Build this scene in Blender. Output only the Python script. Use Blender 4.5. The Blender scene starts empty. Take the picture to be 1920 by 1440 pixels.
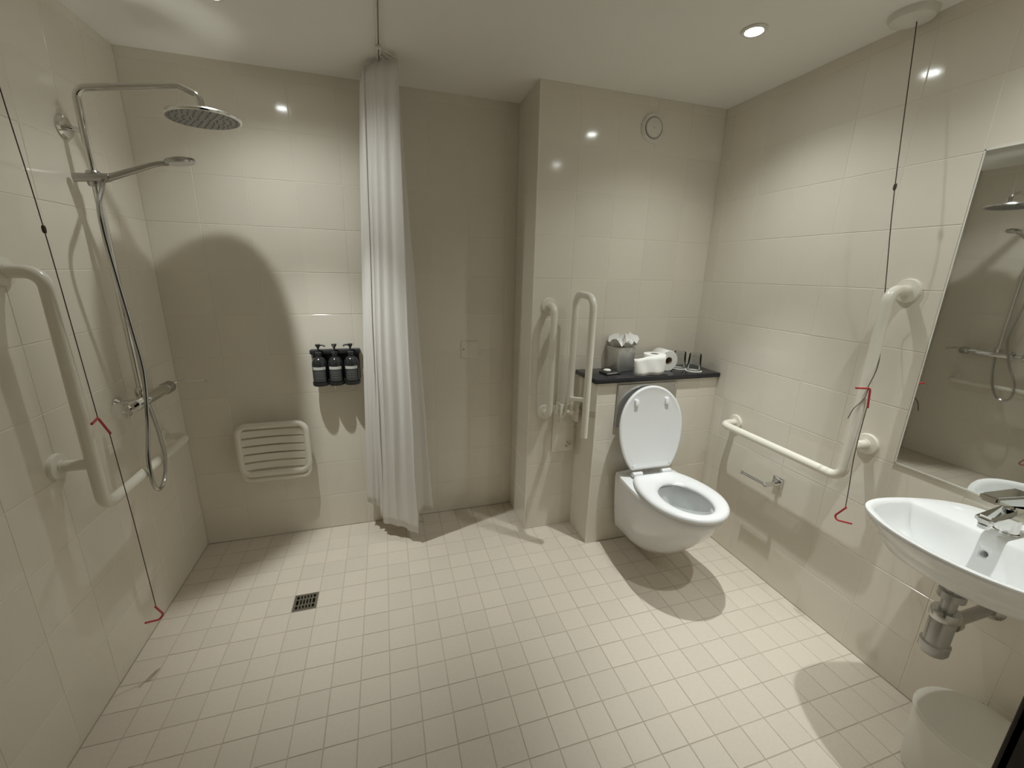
import bpy, bmesh, math, random
from mathutils import Vector, Matrix, Quaternion, noise
random.seed(7)
scene = bpy.context.scene
COL = scene.collection

# ------------------------------------------------------------------ camera, world, lights, exposure
XL, XR = -0.9585, 1.7041          # left and right wall faces
YB, YW, YT = 2.2666, 1.9684, 1.7606   # shower back wall, toilet wall, front of the cistern box
YF = 0.18                          # inside face of the entrance wall
XP, XB = 0.7024, 0.9842           # pillar corner, left side of the cistern box
ZC = 2.2408                        # ceiling
ZBOX = 0.908                       # top of the tiled cistern box
ZS = 0.932                         # top of the black shelf

cam_d = bpy.data.cameras.new('camera')
cam = bpy.data.objects.new('camera', cam_d)
COL.objects.link(cam)
scene.camera = cam
cam_d.sensor_fit = 'HORIZONTAL'
cam_d.sensor_width = 36.0
cam_d.lens = 778.32 / 1920.0 * 36.0
cam_d.clip_start = 0.01
pitch, yaw, roll = 0.2648, 0.2987, -0.0246
_f = Vector((math.sin(yaw) * math.cos(pitch), math.cos(yaw) * math.cos(pitch), -math.sin(pitch)))
_r = Vector((math.cos(yaw), -math.sin(yaw), 0.0))
_d = _f.cross(_r)
_r2 = math.cos(roll) * _r + math.sin(roll) * _d
_d2 = -math.sin(roll) * _r + math.cos(roll) * _d
_u, _b = -_d2, -_f
cam.matrix_world = Matrix(((_r2.x, _u.x, _b.x, 0.0), (_r2.y, _u.y, _b.y, 0.0), (_r2.z, _u.z, _b.z, 1.4289), (0, 0, 0, 1)))

world = bpy.data.worlds.new('world')
scene.world = world
world.use_nodes = True
_bg = world.node_tree.nodes['Background']
_bg.inputs[0].default_value = (0, 0, 0, 1)   # a closed room: only its own downlights give light
_bg.inputs[1].default_value = 0.0

LAMPS = [((-0.465, 1.765), 1.0, 'recessed downlight in ceiling above the rain shower head'),
         ((1.255, 1.375), 1.0, 'recessed downlight in ceiling above the toilet'),
         ((1.345, 0.62), 0.7, 'recessed downlight in ceiling above the wash basin')]
LAMP_COLOR = (0.96, 1.0, 0.975)
BEAMS = ((60.0, 56.0), (12.5, 134.0))   # a focused beam and its wide spill: watts, cone angle

vs = scene.view_settings
vs.view_transform = 'Standard'
vs.look = 'None'
vs.exposure = 0.33
vs.gamma = 1.0
vs.use_curve_mapping = False
scene.cycles.max_bounces = 12
scene.cycles.diffuse_bounces = 6
scene.cycles.glossy_bounces = 6
scene.cycles.sample_clamp_indirect = 10.0
scene.cycles.blur_glossy = 0.2
scene.cycles.caustics_reflective = True

# ------------------------------------------------------------------ materials
def mat(name, color, rough=0.5, metal=0.0, spec=0.5, vary=0.0, noise_amt=0.0, noise_scale=40.0, bump=0.0,
        bump_scale=200.0, transmission=0.0, ior=1.45, coat=0.0, rough_noise=0.0):
    m = bpy.data.materials.new(name)
    m.use_nodes = True
    nt = m.node_tree
    b = nt.nodes['Principled BSDF']
    b.inputs['Base Color'].default_value = (*color, 1)
    b.inputs['Roughness'].default_value = rough
    b.inputs['Metallic'].default_value = metal
    b.inputs['Specular IOR Level'].default_value = spec
    b.inputs['Transmission Weight'].default_value = transmission
    b.inputs['IOR'].default_value = ior
    b.inputs['Coat Weight'].default_value = coat
    if vary or noise_amt:
        hsv = nt.nodes.new('ShaderNodeHueSaturation')
        hsv.inputs['Color'].default_value = (*color, 1)
        nt.links.new(hsv.outputs[0], b.inputs['Base Color'])
        oi = nt.nodes.new('ShaderNodeObjectInfo')
        mr = nt.nodes.new('ShaderNodeMapRange')
        mr.inputs['To Min'].default_value = 1 - vary
        mr.inputs['To Max'].default_value = 1 + vary
        nt.links.new(oi.outputs['Random'], mr.inputs['Value'])
        tc = nt.nodes.new('ShaderNodeNewGeometry')
        ns = nt.nodes.new('ShaderNodeTexNoise')
        ns.inputs['Scale'].default_value = noise_scale
        ns.inputs['Detail'].default_value = 5
        nt.links.new(tc.outputs['Position'], ns.inputs['Vector'])
        mr2 = nt.nodes.new('ShaderNodeMapRange')
        mr2.inputs['To Min'].default_value = 1 - noise_amt
        mr2.inputs['To Max'].default_value = 1 + noise_amt
        nt.links.new(ns.outputs['Fac'], mr2.inputs['Value'])
        mul = nt.nodes.new('ShaderNodeMath')
        mul.operation = 'MULTIPLY'
        nt.links.new(mr.outputs[0], mul.inputs[0])
        nt.links.new(mr2.outputs[0], mul.inputs[1])
        nt.links.new(mul.outputs[0], hsv.inputs['Value'])
    if bump:
        tc2 = nt.nodes.new('ShaderNodeNewGeometry')
        n2 = nt.nodes.new('ShaderNodeTexNoise')
        n2.inputs['Scale'].default_value = bump_scale
        n2.inputs['Detail'].default_value = 3
        nt.links.new(tc2.outputs['Position'], n2.inputs['Vector'])
        bp = nt.nodes.new('ShaderNodeBump')
        bp.inputs['Strength'].default_value = bump
        bp.inputs['Distance'].default_value = 0.002
        nt.links.new(n2.outputs['Fac'], bp.inputs['Height'])
        nt.links.new(bp.outputs[0], b.inputs['Normal'])
    return m

M = {}
M['wall_tile'] = mat('beige_glazed_tile', (0.76, 0.715, 0.625), 0.1, spec=0.5, vary=0.02, noise_amt=0.02, noise_scale=9, bump=0.04, bump_scale=14)
M['wall_grout'] = mat('pale_wall_grout', (0.80, 0.76, 0.67), 0.8)
M['floor_tile'] = mat('matt_floor_tile', (0.66, 0.593, 0.507), 0.42, spec=0.4, vary=0.03, noise_amt=0.05, noise_scale=90, bump=0.12, bump_scale=350)
M['floor_grout'] = mat('brown_floor_grout', (0.52, 0.46, 0.385), 0.9)
M['ceiling'] = mat('painted_ceiling', (0.83, 0.81, 0.76), 0.55, spec=0.3, noise_amt=0.02, noise_scale=6)
M['ceramic'] = mat('white_ceramic', (0.81, 0.82, 0.82), 0.08, spec=0.5, coat=0.3)
M['seat_plastic'] = mat('white_seat_plastic', (0.81, 0.82, 0.83), 0.22)
M['rail_white'] = mat('cream_white_coated_steel', (0.78, 0.75, 0.66), 0.25, spec=0.5)
M['plastic_white'] = mat('white_plastic', (0.72, 0.70, 0.64), 0.35)
M['chrome'] = mat('chrome', (0.72, 0.72, 0.70), 0.07, metal=1.0)
M['chrome_dull'] = mat('dull_chrome', (0.50, 0.50, 0.48), 0.22, metal=1.0)
M['head_chrome'] = mat('rain_head_chrome', (0.72, 0.72, 0.70), 0.14, metal=1.0)
M['nozzle'] = mat('grey_nozzle_rubber', (0.28, 0.28, 0.27), 0.5)
M['steel'] = mat('brushed_steel', (0.52, 0.52, 0.51), 0.24, metal=1.0, noise_amt=0.08, noise_scale=30)
M['silver_box'] = mat('satin_silver', (0.62, 0.62, 0.60), 0.32, metal=0.75)
M['black_shelf'] = mat('black_stone', (0.022, 0.022, 0.026), 0.18)
M['bottle'] = mat('dark_bottle', (0.022, 0.024, 0.024), 0.12)
M['black_plastic'] = mat('black_plastic', (0.03, 0.032, 0.034), 0.35)
M['label_white'] = mat('label_white', (0.55, 0.55, 0.52), 0.6)
M['label_dark'] = mat('label_dark', (0.06, 0.063, 0.063), 0.5)
M['label_print'] = mat('label_print', (0.16, 0.165, 0.165), 0.6)
M['paper'] = mat('white_paper', (0.82, 0.81, 0.78), 0.9, bump=0.25, bump_scale=260)
M['card'] = mat('brown_card_core', (0.35, 0.30, 0.24), 0.9)
M['red'] = mat('red_plastic', (0.42, 0.035, 0.04), 0.35)
M['cord'] = mat('dark_cord', (0.07, 0.05, 0.04), 0.8)
M['mirror'] = mat('mirror_glass', (0.70, 0.71, 0.69), 0.02, metal=1.0)
M['mirror_edge'] = mat('polished_glass_edge', (0.80, 0.82, 0.76), 0.3)
M['rubber'] = mat('dark_rubber', (0.03, 0.03, 0.03), 0.6)
def glass_material():
    m = bpy.data.materials.new('thin_clear_glass')
    m.use_nodes = True
    nt = m.node_tree
    nt.nodes.clear()
    tr = nt.nodes.new('ShaderNodeBsdfTransparent')
    tr.inputs['Color'].default_value = (0.93, 0.94, 0.94, 1)
    gl = nt.nodes.new('ShaderNodeBsdfGlossy')
    gl.inputs['Roughness'].default_value = 0.02
    fr = nt.nodes.new('ShaderNodeFresnel')
    fr.inputs['IOR'].default_value = 1.2
    mx = nt.nodes.new('ShaderNodeMixShader')
    o = nt.nodes.new('ShaderNodeOutputMaterial')
    nt.links.new(fr.outputs[0], mx.inputs[0])
    nt.links.new(tr.outputs[0], mx.inputs[1])
    nt.links.new(gl.outputs[0], mx.inputs[2])
    nt.links.new(mx.outputs[0], o.inputs['Surface'])
    return m
M['glass'] = glass_material()
M['water'] = mat('water', (0.9, 0.95, 0.95), 0.0, transmission=1.0, ior=1.33)
M['trap_grey'] = mat('grey_trap_plastic', (0.42, 0.42, 0.40), 0.25, metal=0.6)
M['trim_dark'] = mat('dark_brown_frame', (0.035, 0.028, 0.024), 0.5, noise_amt=0.2, noise_scale=30)  # very dark, slightly mottled brown over the whole door frame
M['soap'] = mat('soap', (0.82, 0.80, 0.74), 0.5)

def curtain_material():
    m = bpy.data.materials.new('white_curtain_fabric')
    m.use_nodes = True
    nt = m.node_tree
    b = nt.nodes['Principled BSDF']
    out = nt.nodes['Material Output']
    b.inputs['Base Color'].default_value = (0.90, 0.88, 0.85, 1)
    b.inputs['Roughness'].default_value = 0.4
    tr = nt.nodes.new('ShaderNodeBsdfTranslucent')
    tr.inputs['Color'].default_value = (0.86, 0.84, 0.80, 1)
    mx = nt.nodes.new('ShaderNodeMixShader')
    mx.inputs[0].default_value = 0.34
    nt.links.new(b.outputs[0], mx.inputs[1])
    nt.links.new(tr.outputs[0], mx.inputs[2])
    nt.links.new(mx.outputs[0], out.inputs['Surface'])
    return m
M['curtain'] = curtain_material()

def lamp_material():
    m = bpy.data.materials.new('lit_lamp_lens')
    m.use_nodes = True
    nt = m.node_tree
    nt.nodes.clear()
    e = nt.nodes.new('ShaderNodeEmission')
    e.inputs['Color'].default_value = (*LAMP_COLOR, 1)
    e.inputs['Strength'].default_value = 60.0
    o = nt.nodes.new('ShaderNodeOutputMaterial')
    nt.links.new(e.outputs[0], o.inputs['Surface'])
    return m
M['lamp'] = lamp_material()

# ------------------------------------------------------------------ helpers
def tag(o, label=None, cat=None, group=None, kind=None):
    if label: o['label'] = label
    if cat: o['category'] = cat
    if group: o['group'] = group
    if kind: o['kind'] = kind
    return o

def thing(name, loc, label, cat, group=None):
    o = bpy.data.objects.new(name, None)
    o.empty_display_size = 0.05
    o.location = loc
    COL.objects.link(o)
    return tag(o, label, cat, group)

def origin_of(o):
    v = Vector((0, 0, 0))
    while o is not None:
        v += Vector(o.location)
        o = o.parent
    return v

def obj(name, bm, m, parent=None, smooth=35, loc=None):
    """bm is in world coordinates; the object is placed under its parent without moving it"""
    base = origin_of(parent) if parent else Vector((0, 0, 0))
    o_loc = Vector(loc) if loc is not None else base
    bmesh.ops.translate(bm, verts=bm.verts, vec=-o_loc)
    bmesh.ops.recalc_face_normals(bm, faces=bm.faces)
    me = bpy.data.meshes.new(name)
    bm.to_mesh(me)
    bm.free()
    if smooth:
        for p in me.polygons: p.use_smooth = True
        me.set_sharp_from_angle(angle=math.radians(smooth))
    me.materials.append(M[m] if isinstance(m, str) else m)
    o = bpy.data.objects.new(name, me)
    COL.objects.link(o)
    o.parent = parent
    o.location = o_loc - base
    return o

def add_box(bm, x0, x1, y0, y1, z0, z1, bevel=0.0, seg=2, mtx=None):
    r = bmesh.ops.create_cube(bm, size=1.0)
    vs_ = r['verts']
    for v in vs_:
        v.co = Vector((x0 + (v.co.x + .5) * (x1 - x0), y0 + (v.co.y + .5) * (y1 - y0), z0 + (v.co.z + .5) * (z1 - z0)))
    if bevel:
        es = list({e for v in vs_ for e in v.link_edges})
        g = bmesh.ops.bevel(bm, geom=es, offset=bevel, segments=seg, profile=0.5, affect='EDGES')
        vs_ = list({v for f in g['faces'] for v in f.verts} | {v for v in vs_ if v.is_valid})
    if mtx is not None:
        bmesh.ops.transform(bm, matrix=mtx, verts=[v for v in vs_ if v.is_valid])
    return bm

def box(*a, **k): return add_box(bmesh.new(), *a, **k)

def fillet(pts, rad, n=6, closed=False):
    pts = [Vector(p) for p in pts]
    N = len(pts)
    out = []
    for i, p in enumerate(pts):
        if not closed and (i == 0 or i == N - 1):
            out.append(p); continue
        a, c = pts[i - 1], pts[(i + 1) % N]
        d1, d2 = (a - p), (c - p)
        r = min(rad, d1.length * .49, d2.length * .49) if rad else 0
        if r <= 1e-6:
            out.append(p); continue
        ang = d1.angle(d2)
        if ang > math.radians(178):
            out.append(p); continue
        t = min(r / math.tan(ang / 2), d1.length * .49, d2.length * .49)
        s, e = p + d1.normalized() * t, p + d2.normalized() * t
        rr = t * math.tan(ang / 2)
        cdir = (d1.normalized() + d2.normalized()).normalized()
        cen = p + cdir * math.hypot(t, rr)
        v1, v2 = s - cen, e - cen
        q = v1.rotation_difference(v2)
        for k in range(n + 1):
            out.append(cen + Quaternion().slerp(q, k / n) @ v1)
    return out

def catmull(pts, n=8):
    P = [Vector(p) for p in pts]
    P = [P[0] * 2 - P[1]] + P + [P[-1] * 2 - P[-2]]
    out = []
    for i in range(1, len(P) - 2):
        a, b, c, d = P[i - 1], P[i], P[i + 1], P[i + 2]
        for k in range(n):
            t = k / n
            out.append(0.5 * ((2 * b) + (c - a) * t + (2 * a - 5 * b + 4 * c - d) * t * t + (3 * b - a - 3 * c + d) * t ** 3))
    out.append(P[-2])
    return out

def add_tube(bm, pts, rad, seg=14, closed=False, caps=True, rads=None, scale=(1, 1), up=None):
    pts = [Vector(p) for p in pts]
    n = len(pts)
    tang = []
    for i in range(n):
        if closed: t = pts[(i + 1) % n] - pts[i - 1]
        else: t = pts[min(i + 1, n - 1)] - pts[max(i - 1, 0)]
        tang.append(t.normalized())
    ref = Vector(up) if up else (Vector((0, 0, 1)) if abs(tang[0].z) < .9 else Vector((1, 0, 0)))
    nx = (ref - tang[0] * ref.dot(tang[0])).normalized()
    rings = []
    for i in range(n):
        if i: 
            nx = tang[i - 1].rotation_difference(tang[i]) @ nx
            nx = (nx - tang[i] * nx.dot(tang[i])).normalized()
        ny = tang[i].cross(nx)
        r = rads[i] if rads else rad
        rings.append([bm.verts.new(pts[i] + (nx * math.cos(2 * math.pi * k / seg) * scale[0] + ny * math.sin(2 * math.pi * k / seg) * scale[1]) * r) for k in range(seg)])
    for i in range(n if closed else n - 1):
        a, b = rings[i], rings[(i + 1) % n]
        sh = 0
        if closed and i == n - 1:
            sh = min(range(seg), key=lambda s: sum((a[k].co - b[(k + s) % seg].co).length for k in range(seg)))
        for k in range(seg):
            bm.faces.new((a[k], a[(k + 1) % seg], b[(k + 1 + sh) % seg], b[(k + sh) % seg]))
    if caps and not closed:
        bm.faces.new(rings[0]); bm.faces.new(rings[-1])
    return bm

def tube(*a, **k): return add_tube(bmesh.new(), *a, **k)

def add_lathe(bm, prof, cen, axis='z', seg=32, mtx=None):
    """prof: list of (radius, height along the axis)"""
    cen = Vector(cen)
    ax = {'z': (Vector((1, 0, 0)), Vector((0, 1, 0)), Vector((0, 0, 1))),
          'x': (Vector((0, 1, 0)), Vector((0, 0, 1)), Vector((1, 0, 0))),
          '-x': (Vector((0, 1, 0)), Vector((0, 0, 1)), Vector((-1, 0, 0))),
          'y': (Vector((1, 0, 0)), Vector((0, 0, 1)), Vector((0, 1, 0))),
          '-y': (Vector((1, 0, 0)), Vector((0, 0, 1)), Vector((0, -1, 0)))}[axis] if isinstance(axis, str) else axis
    rings = []
    for r, h in prof:
        if r < 1e-6:
            rings.append([bm.verts.new(cen + ax[2] * h)])
        else:
            rings.append([bm.verts.new(cen + (ax[0] * math.cos(2 * math.pi * k / seg) + ax[1] * math.sin(2 * math.pi * k / seg)) * r + ax[2] * h) for k in range(seg)])
    for a, b in zip(rings, rings[1:]):
        if len(a) == 1 and len(b) == 1: continue
        for k in range(seg):
            k2 = (k + 1) % seg
            if len(a) == 1: bm.faces.new((a[0], b[k], b[k2]))
            elif len(b) == 1: bm.faces.new((a[k], a[k2], b[0]))
            else: bm.faces.new((a[k], a[k2], b[k2], b[k]))
    return bm

def lathe(*a, **k): return add_lathe(bmesh.new(), *a, **k)

def loft(bm, rings, cap0=False, cap1=False, closed=True):
    R = [[bm.verts.new(Vector(p)) for p in r] for r in rings]
    n = len(R[0])
    for a, b in zip(R, R[1:]):
        for k in range(n if closed else n - 1):
            k2 = (k + 1) % n
            bm.faces.new((a[k], a[k2], b[k2], b[k]))
    if cap0: bm.faces.new(R[0])
    if cap1: bm.faces.new(R[-1])
    return bm

# ------------------------------------------------------------------ tiles
TILE_T, JOINT = 0.007, 0.0021
_tile_cache = {}
def tile_mesh(w, h, m, name, joint, ch=0.0009):
    key = (round(w, 4), round(h, 4), m)
    if key in _tile_cache: return _tile_cache[key]
    a, b = w / 2 - joint / 2, h / 2 - joint / 2
    bm = bmesh.new()
    back = [bm.verts.new((sx * a, sy * b, -TILE_T)) for sx, sy in ((-1, -1), (1, -1), (1, 1), (-1, 1))]
    mid = [bm.verts.new((sx * a, sy * b, -ch)) for sx, sy in ((-1, -1), (1, -1), (1, 1), (-1, 1))]
    frt = [bm.verts.new((sx * (a - ch * 1.4), sy * (b - ch * 1.4), 0)) for sx, sy in ((-1, -1), (1, -1), (1, 1), (-1, 1))]
    for p, q in ((back, mid), (mid, frt)):
        for k in range(4):
            bm.faces.new((p[k], p[(k + 1) % 4], q[(k + 1) % 4], q[k]))
    bm.faces.new(frt)
    bm.faces.new(list(reversed(back)))
    me = bpy.data.meshes.new(name)
    bm.to_mesh(me); bm.free()
    me.materials.append(M[m])
    _tile_cache[key] = me
    return me

def cells(lo, hi, org, step, minw=0.02):
    k0 = math.floor((lo - org) / step)
    edges = [lo]
    x = org + (k0 + 1) * step
    while x < hi - 1e-6:
        edges.append(x); x += step
    edges.append(hi)
    if len(edges) > 2 and edges[1] - edges[0] < minw: edges.pop(1)
    if len(edges) > 2 and edges[-1] - edges[-2] < minw: edges.pop(-2)
    return list(zip(edges, edges[1:]))

def tile_surface(parent, plane, sign, val, urng, vrng, uorg, vorg, step, m='wall_tile', skip=None, joint=JOINT, names='tile'):
    """plane 'x','y' or 'z': the axis the surface faces along; sign: facing direction"""
    for (u0, u1) in cells(*urng, uorg, step):
        for (v0, v1) in cells(*vrng, vorg, step):
            if skip and skip(u0, u1, v0, v1): continue
            uc, vc, w, h = (u0 + u1) / 2, (v0 + v1) / 2, u1 - u0, v1 - v0
            me = tile_mesh(w, h, m, names, joint)
            o = bpy.data.objects.new(names, me)
            jit = random.uniform(-0.0003, 0.0003)
            tx, ty = random.uniform(-1, 1) * 0.0012, random.uniform(-1, 1) * 0.0012
            if plane == 'x':
                n = Vector((sign, 0, 0)); u = Vector((0, 1, 0)) * sign; pos = Vector((val + jit, uc, vc))
            elif plane == 'y':
                n = Vector((0, sign, 0)); u = Vector((1, 0, 0)) * -sign; pos = Vector((uc, val + jit, vc))
            else:
                n = Vector((0, 0, 1)); u = Vector((1, 0, 0)); pos = Vector((uc, vc, val + jit))
            v = n.cross(u)
            mt = Matrix((u, v, n)).transposed()
            mt = mt @ Matrix.Rotation(tx, 3, 'X') @ Matrix.Rotation(ty, 3, 'Y')
            o.rotation_euler = mt.to_euler()
            COL.objects.link(o)
            o.parent = parent
            o.location = pos - Vector(parent.location)

def slab(name, x0, x1, y0, y1, z0, z1, m):
    o = obj(name, box(x0, x1, y0, y1, z0, z1), m, None, smooth=0)
    o['kind'] = 'structure'
    return o

G = 0.0011   # the joints lie this far behind the tile faces
DRAIN = (-0.4528, -0.3528, 1.655, 1.755)
fb = bmesh.new()
_gx = (XL - .12, DRAIN[0] + .003, DRAIN[1] - .003, XR + .12)
_gy = (YF - .25, DRAIN[2] + .003, DRAIN[3] - .003, YB + .12)
_gv = [[[fb.verts.new((x, y, z)) for y in _gy] for x in _gx] for z in (-0.14, -0.0016)]
for a in range(3):
    for b in range(3):
        if (a, b) == (1, 1): continue
        for L in _gv: fb.faces.new((L[a][b], L[a + 1][b], L[a + 1][b + 1], L[a][b + 1]))
for k in range(3):
    for p, q in (((k, 0), (k + 1, 0)), ((k, 3), (k + 1, 3)), ((0, k), (0, k + 1)), ((3, k), (3, k + 1))):
        fb.faces.new([_gv[z][i][j] for z, (i, j) in ((0, p), (0, q), (1, q), (1, p))])
for p, q in (((1, 1), (2, 1)), ((2, 1), (2, 2)), ((2, 2), (1, 2)), ((1, 2), (1, 1))):
    fb.faces.new([_gv[z][i][j] for z, (i, j) in ((0, p), (0, q), (1, q), (1, p))])
floor = obj('floor', fb, 'floor_grout', None, smooth=0)
floor['kind'] = 'structure'
ceiling = slab('ceiling', XL - .12, XR + .12, YF - .25, YB + .12, ZC, ZC + .12, 'ceiling')
wall_left = slab('wall_left', XL - .12, XL - G, YF - .0, YB + .12, 0, ZC, 'wall_grout')
wall_right = slab('wall_right', XR + G, XR + .12, YF - .0, YB + .12, 0, ZC, 'wall_grout')
wall_back = slab('wall_back', XL - G, XP + G, YB + G, YB + .12, 0, ZC, 'wall_grout')
wall_pillar = slab('wall_pillar', XP + G, XR + G, YW + G, YB + .12, 0, ZC, 'wall_grout')
wall_cistern = slab('wall_cistern', XB + G, XR + G, YT + G, YW + G, 0, ZBOX, 'wall_grout')

tile_surface(wall_back, 'y', -1, YB, (XL, XP), (0, ZC), XL, 0, .2)
tile_surface(wall_left, 'x', 1, XL, (YF, YB), (0, ZC), YB, 0, .2)
tile_surface(wall_right, 'x', -1, XR, (YF, YW), (0, ZC), 1.298, 0, .2,
             skip=lambda u0, u1, v0, v1: u0 > YT - .01 and v1 < ZBOX)
tile_surface(wall_pillar, 'x', -1, XP, (YW, YB), (0, ZC), YW, 0, .2)
tile_surface(wall_pillar, 'y', -1, YW, (XP, XR), (0, ZC), XP, 0, .2,
             skip=lambda u0, u1, v0, v1: u0 > XB - .01 and v1 < ZBOX)
tile_surface(wall_cistern, 'y', -1, YT, (XB, XR), (0, ZBOX), XB, 0, .2)
tile_surface(wall_cistern, 'x', -1, XB, (YT, YW), (0, ZBOX), YT, 0, .2)

# corner trims where two tiled faces meet outwards
def trim(name, x, y, z1):
    o = obj(name, tube([(x, y, 0), (x, y, z1)], 0.0045, seg=10), 'wall_grout', None)
    o['kind'] = 'structure'
    return o
trim('trim_1', XP + .003, YW + .003, ZC)
trim('trim_2', XB + .003, YT + .003, ZBOX)

# floor tiles: the ones that show largest are single objects, the others one mesh
fl = []
for (u0, u1) in cells(XL, XR, 0.0472, .1):
    for (v0, v1) in cells(YF, YB, 1.055, .1):
        uc, vc = (u0 + u1) / 2, (v0 + v1) / 2
        if u0 > XB - .01 and v0 > YT - .01: continue
        if u0 > XP - .01 and v0 > YW - .01: continue
        if DRAIN[0] < uc < DRAIN[1] and DRAIN[2] < vc < DRAIN[3]: continue
        d = Vector((uc, vc, -1.4289))
        z = d.dot(_f)
        sx = 960 + 778.3 * d.dot(_r2) / z if z > 0 else 1e6
        sy = 720 + 778.3 * d.dot(_d2) / z if z > 0 else 1e6
        seen = (-40 < sx < 1960) and (-40 < sy < 1500)
        hidden = abs(uc - 1.27) < .12 and 1.5 < vc < 1.7
        fl.append((not seen, d.length + (2 if hidden else 0), u0, u1, v0, v1))
fl.sort()
for (_s, _l, u0, u1, v0, v1) in fl[:300]:
    o = bpy.data.objects.new('tile', tile_mesh(u1 - u0, v1 - v0, 'floor_tile', 'floor_tile', 0.0026, 0.0008))
    COL.objects.link(o)
    o.parent = floor
    o.location = ((u0 + u1) / 2, (v0 + v1) / 2, random.uniform(-.0003, .0003))
    o.rotation_euler = (random.uniform(-1, 1) * .0015, random.uniform(-1, 1) * .0015, 0)
bm = bmesh.new()
for (_s, _l, u0, u1, v0, v1) in fl[300:]:
    me = tile_mesh(u1 - u0, v1 - v0, 'floor_tile', 'floor_tile', 0.0026, 0.0008)
    n0 = len(bm.verts)
    bm.from_mesh(me)
    bm.verts.ensure_lookup_table()
    bmesh.ops.translate(bm, verts=bm.verts[n0:], vec=((u0 + u1) / 2, (v0 + v1) / 2, random.uniform(-.0003, .0003)))
o = obj('floor_tiling', bm, 'floor_tile', floor, smooth=0)
o['kind'] = 'stuff'

# entrance wall with the door opening the photograph is taken from
DX0, DX1 = -0.22, 0.735
wf = bmesh.new()
add_box(wf, XL - .12, DX0, YF - .12, YF, 0, ZC)
add_box(wf, DX1 + .03, XR + .12, YF - .12, YF, 0, ZC)
add_box(wf, DX0, DX1 + .03, YF - .12, YF, 2.05, ZC)
wall_front = obj('wall_front', wf, 'wall_tile', None, smooth=0)
wall_front['kind'] = 'structure'
jm = bmesh.new()
add_box(jm, DX1, DX1 + .03, YF - .135, YF + .012, 0, 2.05, .003)
add_box(jm, DX1, DX1 + .075, YF, YF + .014, 0, 2.09, .003)
door_frame = obj('trim_3', jm, 'trim_dark', None)
door_frame['kind'] = 'structure'

# ------------------------------------------------------------------ downlights
for i, ((lx, ly), power, label) in enumerate(LAMPS):
    t = thing('downlight', (lx, ly, ZC), label, 'downlight')
    obj('bezel', lathe([(0.030, 0.0), (0.041, 0.0), (0.042, -0.003), (0.038, -0.0065), (0.030, -0.006), (0.027, -0.003), (0.027, 0.0)], (lx, ly, ZC), seg=36), 'plastic_white', t)
    obj('lens', lathe([(0.0265, 0.0), (0.0265, -0.003), (0.0, -0.003)], (lx, ly, ZC), seg=28), 'lamp', t)
    for watts, cone in BEAMS:
        light_name = 'downlight_beam_offscreen' if i == 2 else 'downlight_beam'
        ld = bpy.data.lights.new(light_name, 'SPOT')
        ld.energy = power * watts
        ld.color = LAMP_COLOR
        ld.spot_size = math.radians(cone)
        ld.spot_blend = 1.0
        ld.shadow_soft_size = 0.014
        lo = bpy.data.objects.new(light_name, ld)
        COL.objects.link(lo)
        lo.parent = t
        lo.location = (0, 0, -0.02)
        if i == 0: lo.rotation_euler = Vector((-0.15, -0.10, 1.0)).to_track_quat('Z', 'Y').to_euler()   # the shower lamp is turned a little towards the curtain

# ------------------------------------------------------------------ grab rails
def flange(parent, cen, axis, r=0.040, name='wall_flange'):
    return obj(name, lathe([(0, 0), (r, 0), (r, 0.006), (r * .93, 0.011), (r * .6, 0.013), (0.019, 0.014), (0.019, 0.02), (0, 0.02)], cen, axis, seg=32), 'rail_white', parent)

def angled_rail(wall_x, sgn, yv, yend, ztop, zlow, zmid, off, label):
    """an upright with a horizontal arm, standing off a side wall on three flanges"""
    xr = wall_x + sgn * off
    t = thing('grab_rail', (wall_x, yv, zlow), label, 'grab rail')
    ax = 'x' if sgn > 0 else '-x'
    path = fillet([(wall_x + sgn * .004, yv, ztop), (xr, yv, ztop), (xr, yv, zlow), (xr, yend, zlow), (wall_x + sgn * .004, yend, zlow)], 0.045, 8)
    obj('rail_tube', tube(path, 0.0175, seg=18), 'rail_white', t)
    obj('support_post', tube([(wall_x + sgn * .004, yv, zmid), (xr, yv, zmid)], 0.0165, seg=16), 'rail_white', t)
    for y, z in ((yv, ztop), (yv, zmid), (yend, zlow)):
        flange(t, (wall_x, y, z), ax)
angled_rail(XR, -1, 0.993, 1.592, 1.398, 0.706, 0.838, 0.09, 'cream angled grab rail on the tiled wall beside the mirror')
angled_rail(XL, 1, 1.461, 2.055, 1.398, 0.690, 0.838, 0.09, 'cream angled grab rail on the wall beside the shower column')

# upright straight rail on the toilet wall
t = thing('grab_rail', (0.79, YW, 0.707), 'straight upright cream grab rail beside the folded hinged rail', 'grab rail')
obj('rail_tube', tube(fillet([(0.79, YW - .004, 1.268), (0.79, YW - .075, 1.268), (0.79, YW - .075, 0.707), (0.79, YW - .004, 0.707)], 0.04, 8), 0.0165, seg=18), 'rail_white', t)
flange(t, (0.79, YW, 1.268), '-y'); flange(t, (0.79, YW, 0.707), '-y')

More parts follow.
